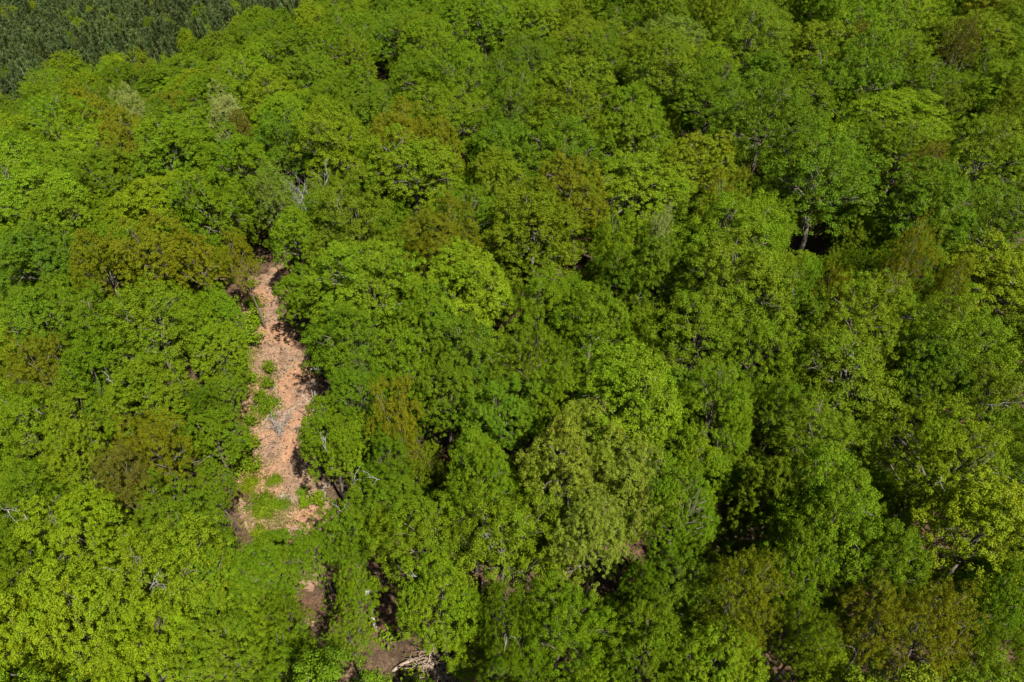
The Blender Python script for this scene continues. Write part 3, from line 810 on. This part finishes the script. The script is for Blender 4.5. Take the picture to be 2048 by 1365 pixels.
# weeds and grass along the track's outer verge
PP = []
for px, py, n, sx, sy in [(520, 785, 700, 1.3, 2.4), (500, 860, 700, .8, 3.0), (505, 960, 700, .9, 1.6), (545, 1025, 600, 1.6, .9), (535, 1060, 700, 1.6, 1.2), (500, 720, 500, .8, 2.5), (510, 610, 400, 1, 1.2), (560, 1000, 120, 3, 2.5)]:
    x, y, dep = at(px, py)
    q = r.normal(size=(n, 2)) * np.array([sx, sy]) + np.array([x, y])
    PP.append(np.column_stack([q, terrain(q[:, 0], q[:, 1]) + .18]))
PP = np.concatenate(PP); n = len(PP)
d = unit(np.column_stack([r.normal(0, .45, (n, 2)), np.ones(n)])); sd = unit(np.cross(d, unit(r.normal(size=(n, 3)))))
ln = r.uniform(.25, .6, n)[:, None]
V = np.stack([PP - sd * .05, PP + sd * .05, PP + d * ln], 1).reshape(-1, 3)
o = link("grass", mesh_from("grass", V, np.arange(3 * n), np.full(n, 3), M_LEAF), color=(.15, .17, .02)); o["kind"] = "stuff"

# bare limbs that stick out of the crowns (parts of their trees)
r = np.random.default_rng(61)
BB = [(985, 1098, 2.2), (955, 1075, 1.5), (905, 1168, 1.8), (700, 1045, 2.6), (655, 905, 2.2), (640, 880, 1.5), (1965, 815, 2.2), (1720, 735, 2.4), (1690, 755, 1.6),
      (60, 1045, 2.0), (20, 1030, 1.8), (300, 1180, 2.4), (255, 1165, 2.0), (700, 985, 2.0), (760, 960, 1.8), (835, 1155, 1.6), (1830, 700, 2.0), (230, 770, 1.6), (90, 830, 2.2), (640, 740, 1.8), (1010, 1290, 1.5), (1870, 970, 1.4)]
for px, py, L in BB:
    i = min((i for i in range(len(trees)) if len(trees[i]) > 9), key=lambda i: math.hypot(info[i][0] - px, info[i][1] - py) / info[i][2])
    t = trees[i]; root = t[9]
    x, y, dep = at(px, py, t[3] - 2.2)
    T = Tubes(); q = np.array([r.uniform(-.8, .8), r.uniform(-.6, .6), r.uniform(.3, .9)]) * L * .75
    b = bend((0, 0, 0), q, r, 5, .05); T.add(b, np.linspace(.045, .015, 5), 5)
    for k in (1, 2, 3, 3): T.add(bend(b[k], b[k] + (q / L + r.normal(0, .55, 3)) * L * r.uniform(.3, .5), r, 4, .1), np.linspace(.03, .01, 4), 4)
    o = link("bare_branch", T.mesh("bare_branch", M_GREYW), root)
    o.matrix_parent_inverse = root.matrix_basis.inverted()
    o.location = (x, y, float(terrain(x, y)) + t[3] - 2.2); o["label"] = "leafless pale branch"

# ------------------------------------------------------------------ dead wood
def put(name, me, px, py, lab, cat, scale=1.0, rot=(0, 0, 0), above=0.0, group=None, sink=0.0):
    x, y, dep = at(px, py, above)
    o = link(name, me, loc=(x, y, float(terrain(x, y)) - sink)); o.scale = (scale,) * 3; o.rotation_euler = rot
    return thing(o, lab, cat, group)
put("dead_tree", snag_mesh(401, 6.6, .40, .17, 4, M_GREYW, 7), 606, 355, "bare pale grey dead tree with fanned branches in the upper canopy", "dead tree", 1.1, above=14)
put("dead_tree", snag_mesh(402, 6.5, .75, .24, 4, M_BARK, 7), 762, 150, "dark tangled leafless tree far up among the light crowns", "dead tree", 1.05, above=14)
T = Tubes(); rs = np.random.default_rng(8)
T.add(bend((0, 0, -.3), (.15, 0, 4.6), rs, 5, .02), [.15, .13, .12, .11, .09], 7)
for a, b, q in (((.15, 0, 4.5), (-.75, .2, 6.5), .075), ((.15, 0, 4.5), (.85, -.1, 7.2), .085), ((.5, -.05, 5.9), (.35, .3, 7.0), .045), ((-.45, .1, 5.8), (-.35, -.2, 6.9), .04), ((.12, 0, 3.4), (.9, .3, 4.3), .05)):
    T.add(bend(a, b, rs, 4, .04), [q, q * .8, q * .6, q * .3], 5)
put("dead_tree", T.mesh("dead_wood", M_DEAD), 640, 872, "pale forked snag standing before the small dark tree by the track", "dead tree", 1.0)
def brush(seed, n, L, up, mat, r0=.05):
    r = np.random.default_rng(seed); T = Tubes()
    for i in range(n):
        a = r.uniform(0, 6.28); p = np.array([r.normal(0, .7), r.normal(0, .7), r.uniform(0, .4)])
        e = unit(np.array([math.cos(a), math.sin(a), up * r.uniform(.2, 1.6)])) * L * r.uniform(.5, 1)
        b = bend(p, p + e, r, 4, .07); T.add(b, np.linspace(r0, r0 * .35, 4), 5)
        for j in range(2):
            q = b[1 + j]; T.add(bend(q, q + (unit(e) + r.normal(0, .6, 3) * np.array([1, 1, .5])) * L * .3, r, 3, .05), [r0 * .5, r0 * .35, r0 * .2], 4)
    return T.mesh("brush", mat)
put("brush_pile", brush(411, 24, 2.5, 1.2, M_GREYW, .04), 572, 868, "spiky heap of bare grey branches beside the shaded track", "brush pile")
put("brush_pile", brush(412, 60, 2.5, .25, M_DEADB, .06), 878, 1338, "heap of cut brown branches on the litter at the bottom", "brush pile")
put("brush_pile", brush(413, 16, 2.2, .8, M_DEAD), 655, 745, "few grey fallen branches under the open tree with twin stems", "brush pile")
T = Tubes(); T.add(bend((-1.3, 0, .1), (1.3, 0, .1), np.random.default_rng(1), 7, .02), [.16, .155, .15, .15, .14, .12, .08], 8)
for a, b in (((.2, 0, .15), (.7, .6, .4)), ((.6, 0, .15), (1.1, -.5, .4)), ((-.5, 0, .2), (-.2, -.5, .4))): T.add(bend(a, b, np.random.default_rng(3), 3, .08), [.05, .035, .015], 5)
put("fallen_log", T.mesh("fallen_log", M_DEADB), 815, 1330, "weathered fallen log with stub branches lying on the litter at the bottom", "log", 1, (0, 0, .5))
T = Tubes(); T.add([(0, 0, -.2), (.03, 0, .5), (.05, .02, 1.1)], [.42, .33, .30], 10)
put("tree_stump", T.mesh("tree_stump", M_DEAD), 735, 1192, "short grey stump in the narrow opening below the clearing", "stump")
T = Tubes(); T.add(bend((-1.6, 0, .16), (1.6, 0, .14), np.random.default_rng(2), 5, .03), [.17, .16, .15, .13, .1], 7)
put("fallen_log", T.mesh("fallen_log", M_DEAD), 747, 1225, "thin crooked grey log beside the short stump", "log", 1, (0, 0, 1.9))
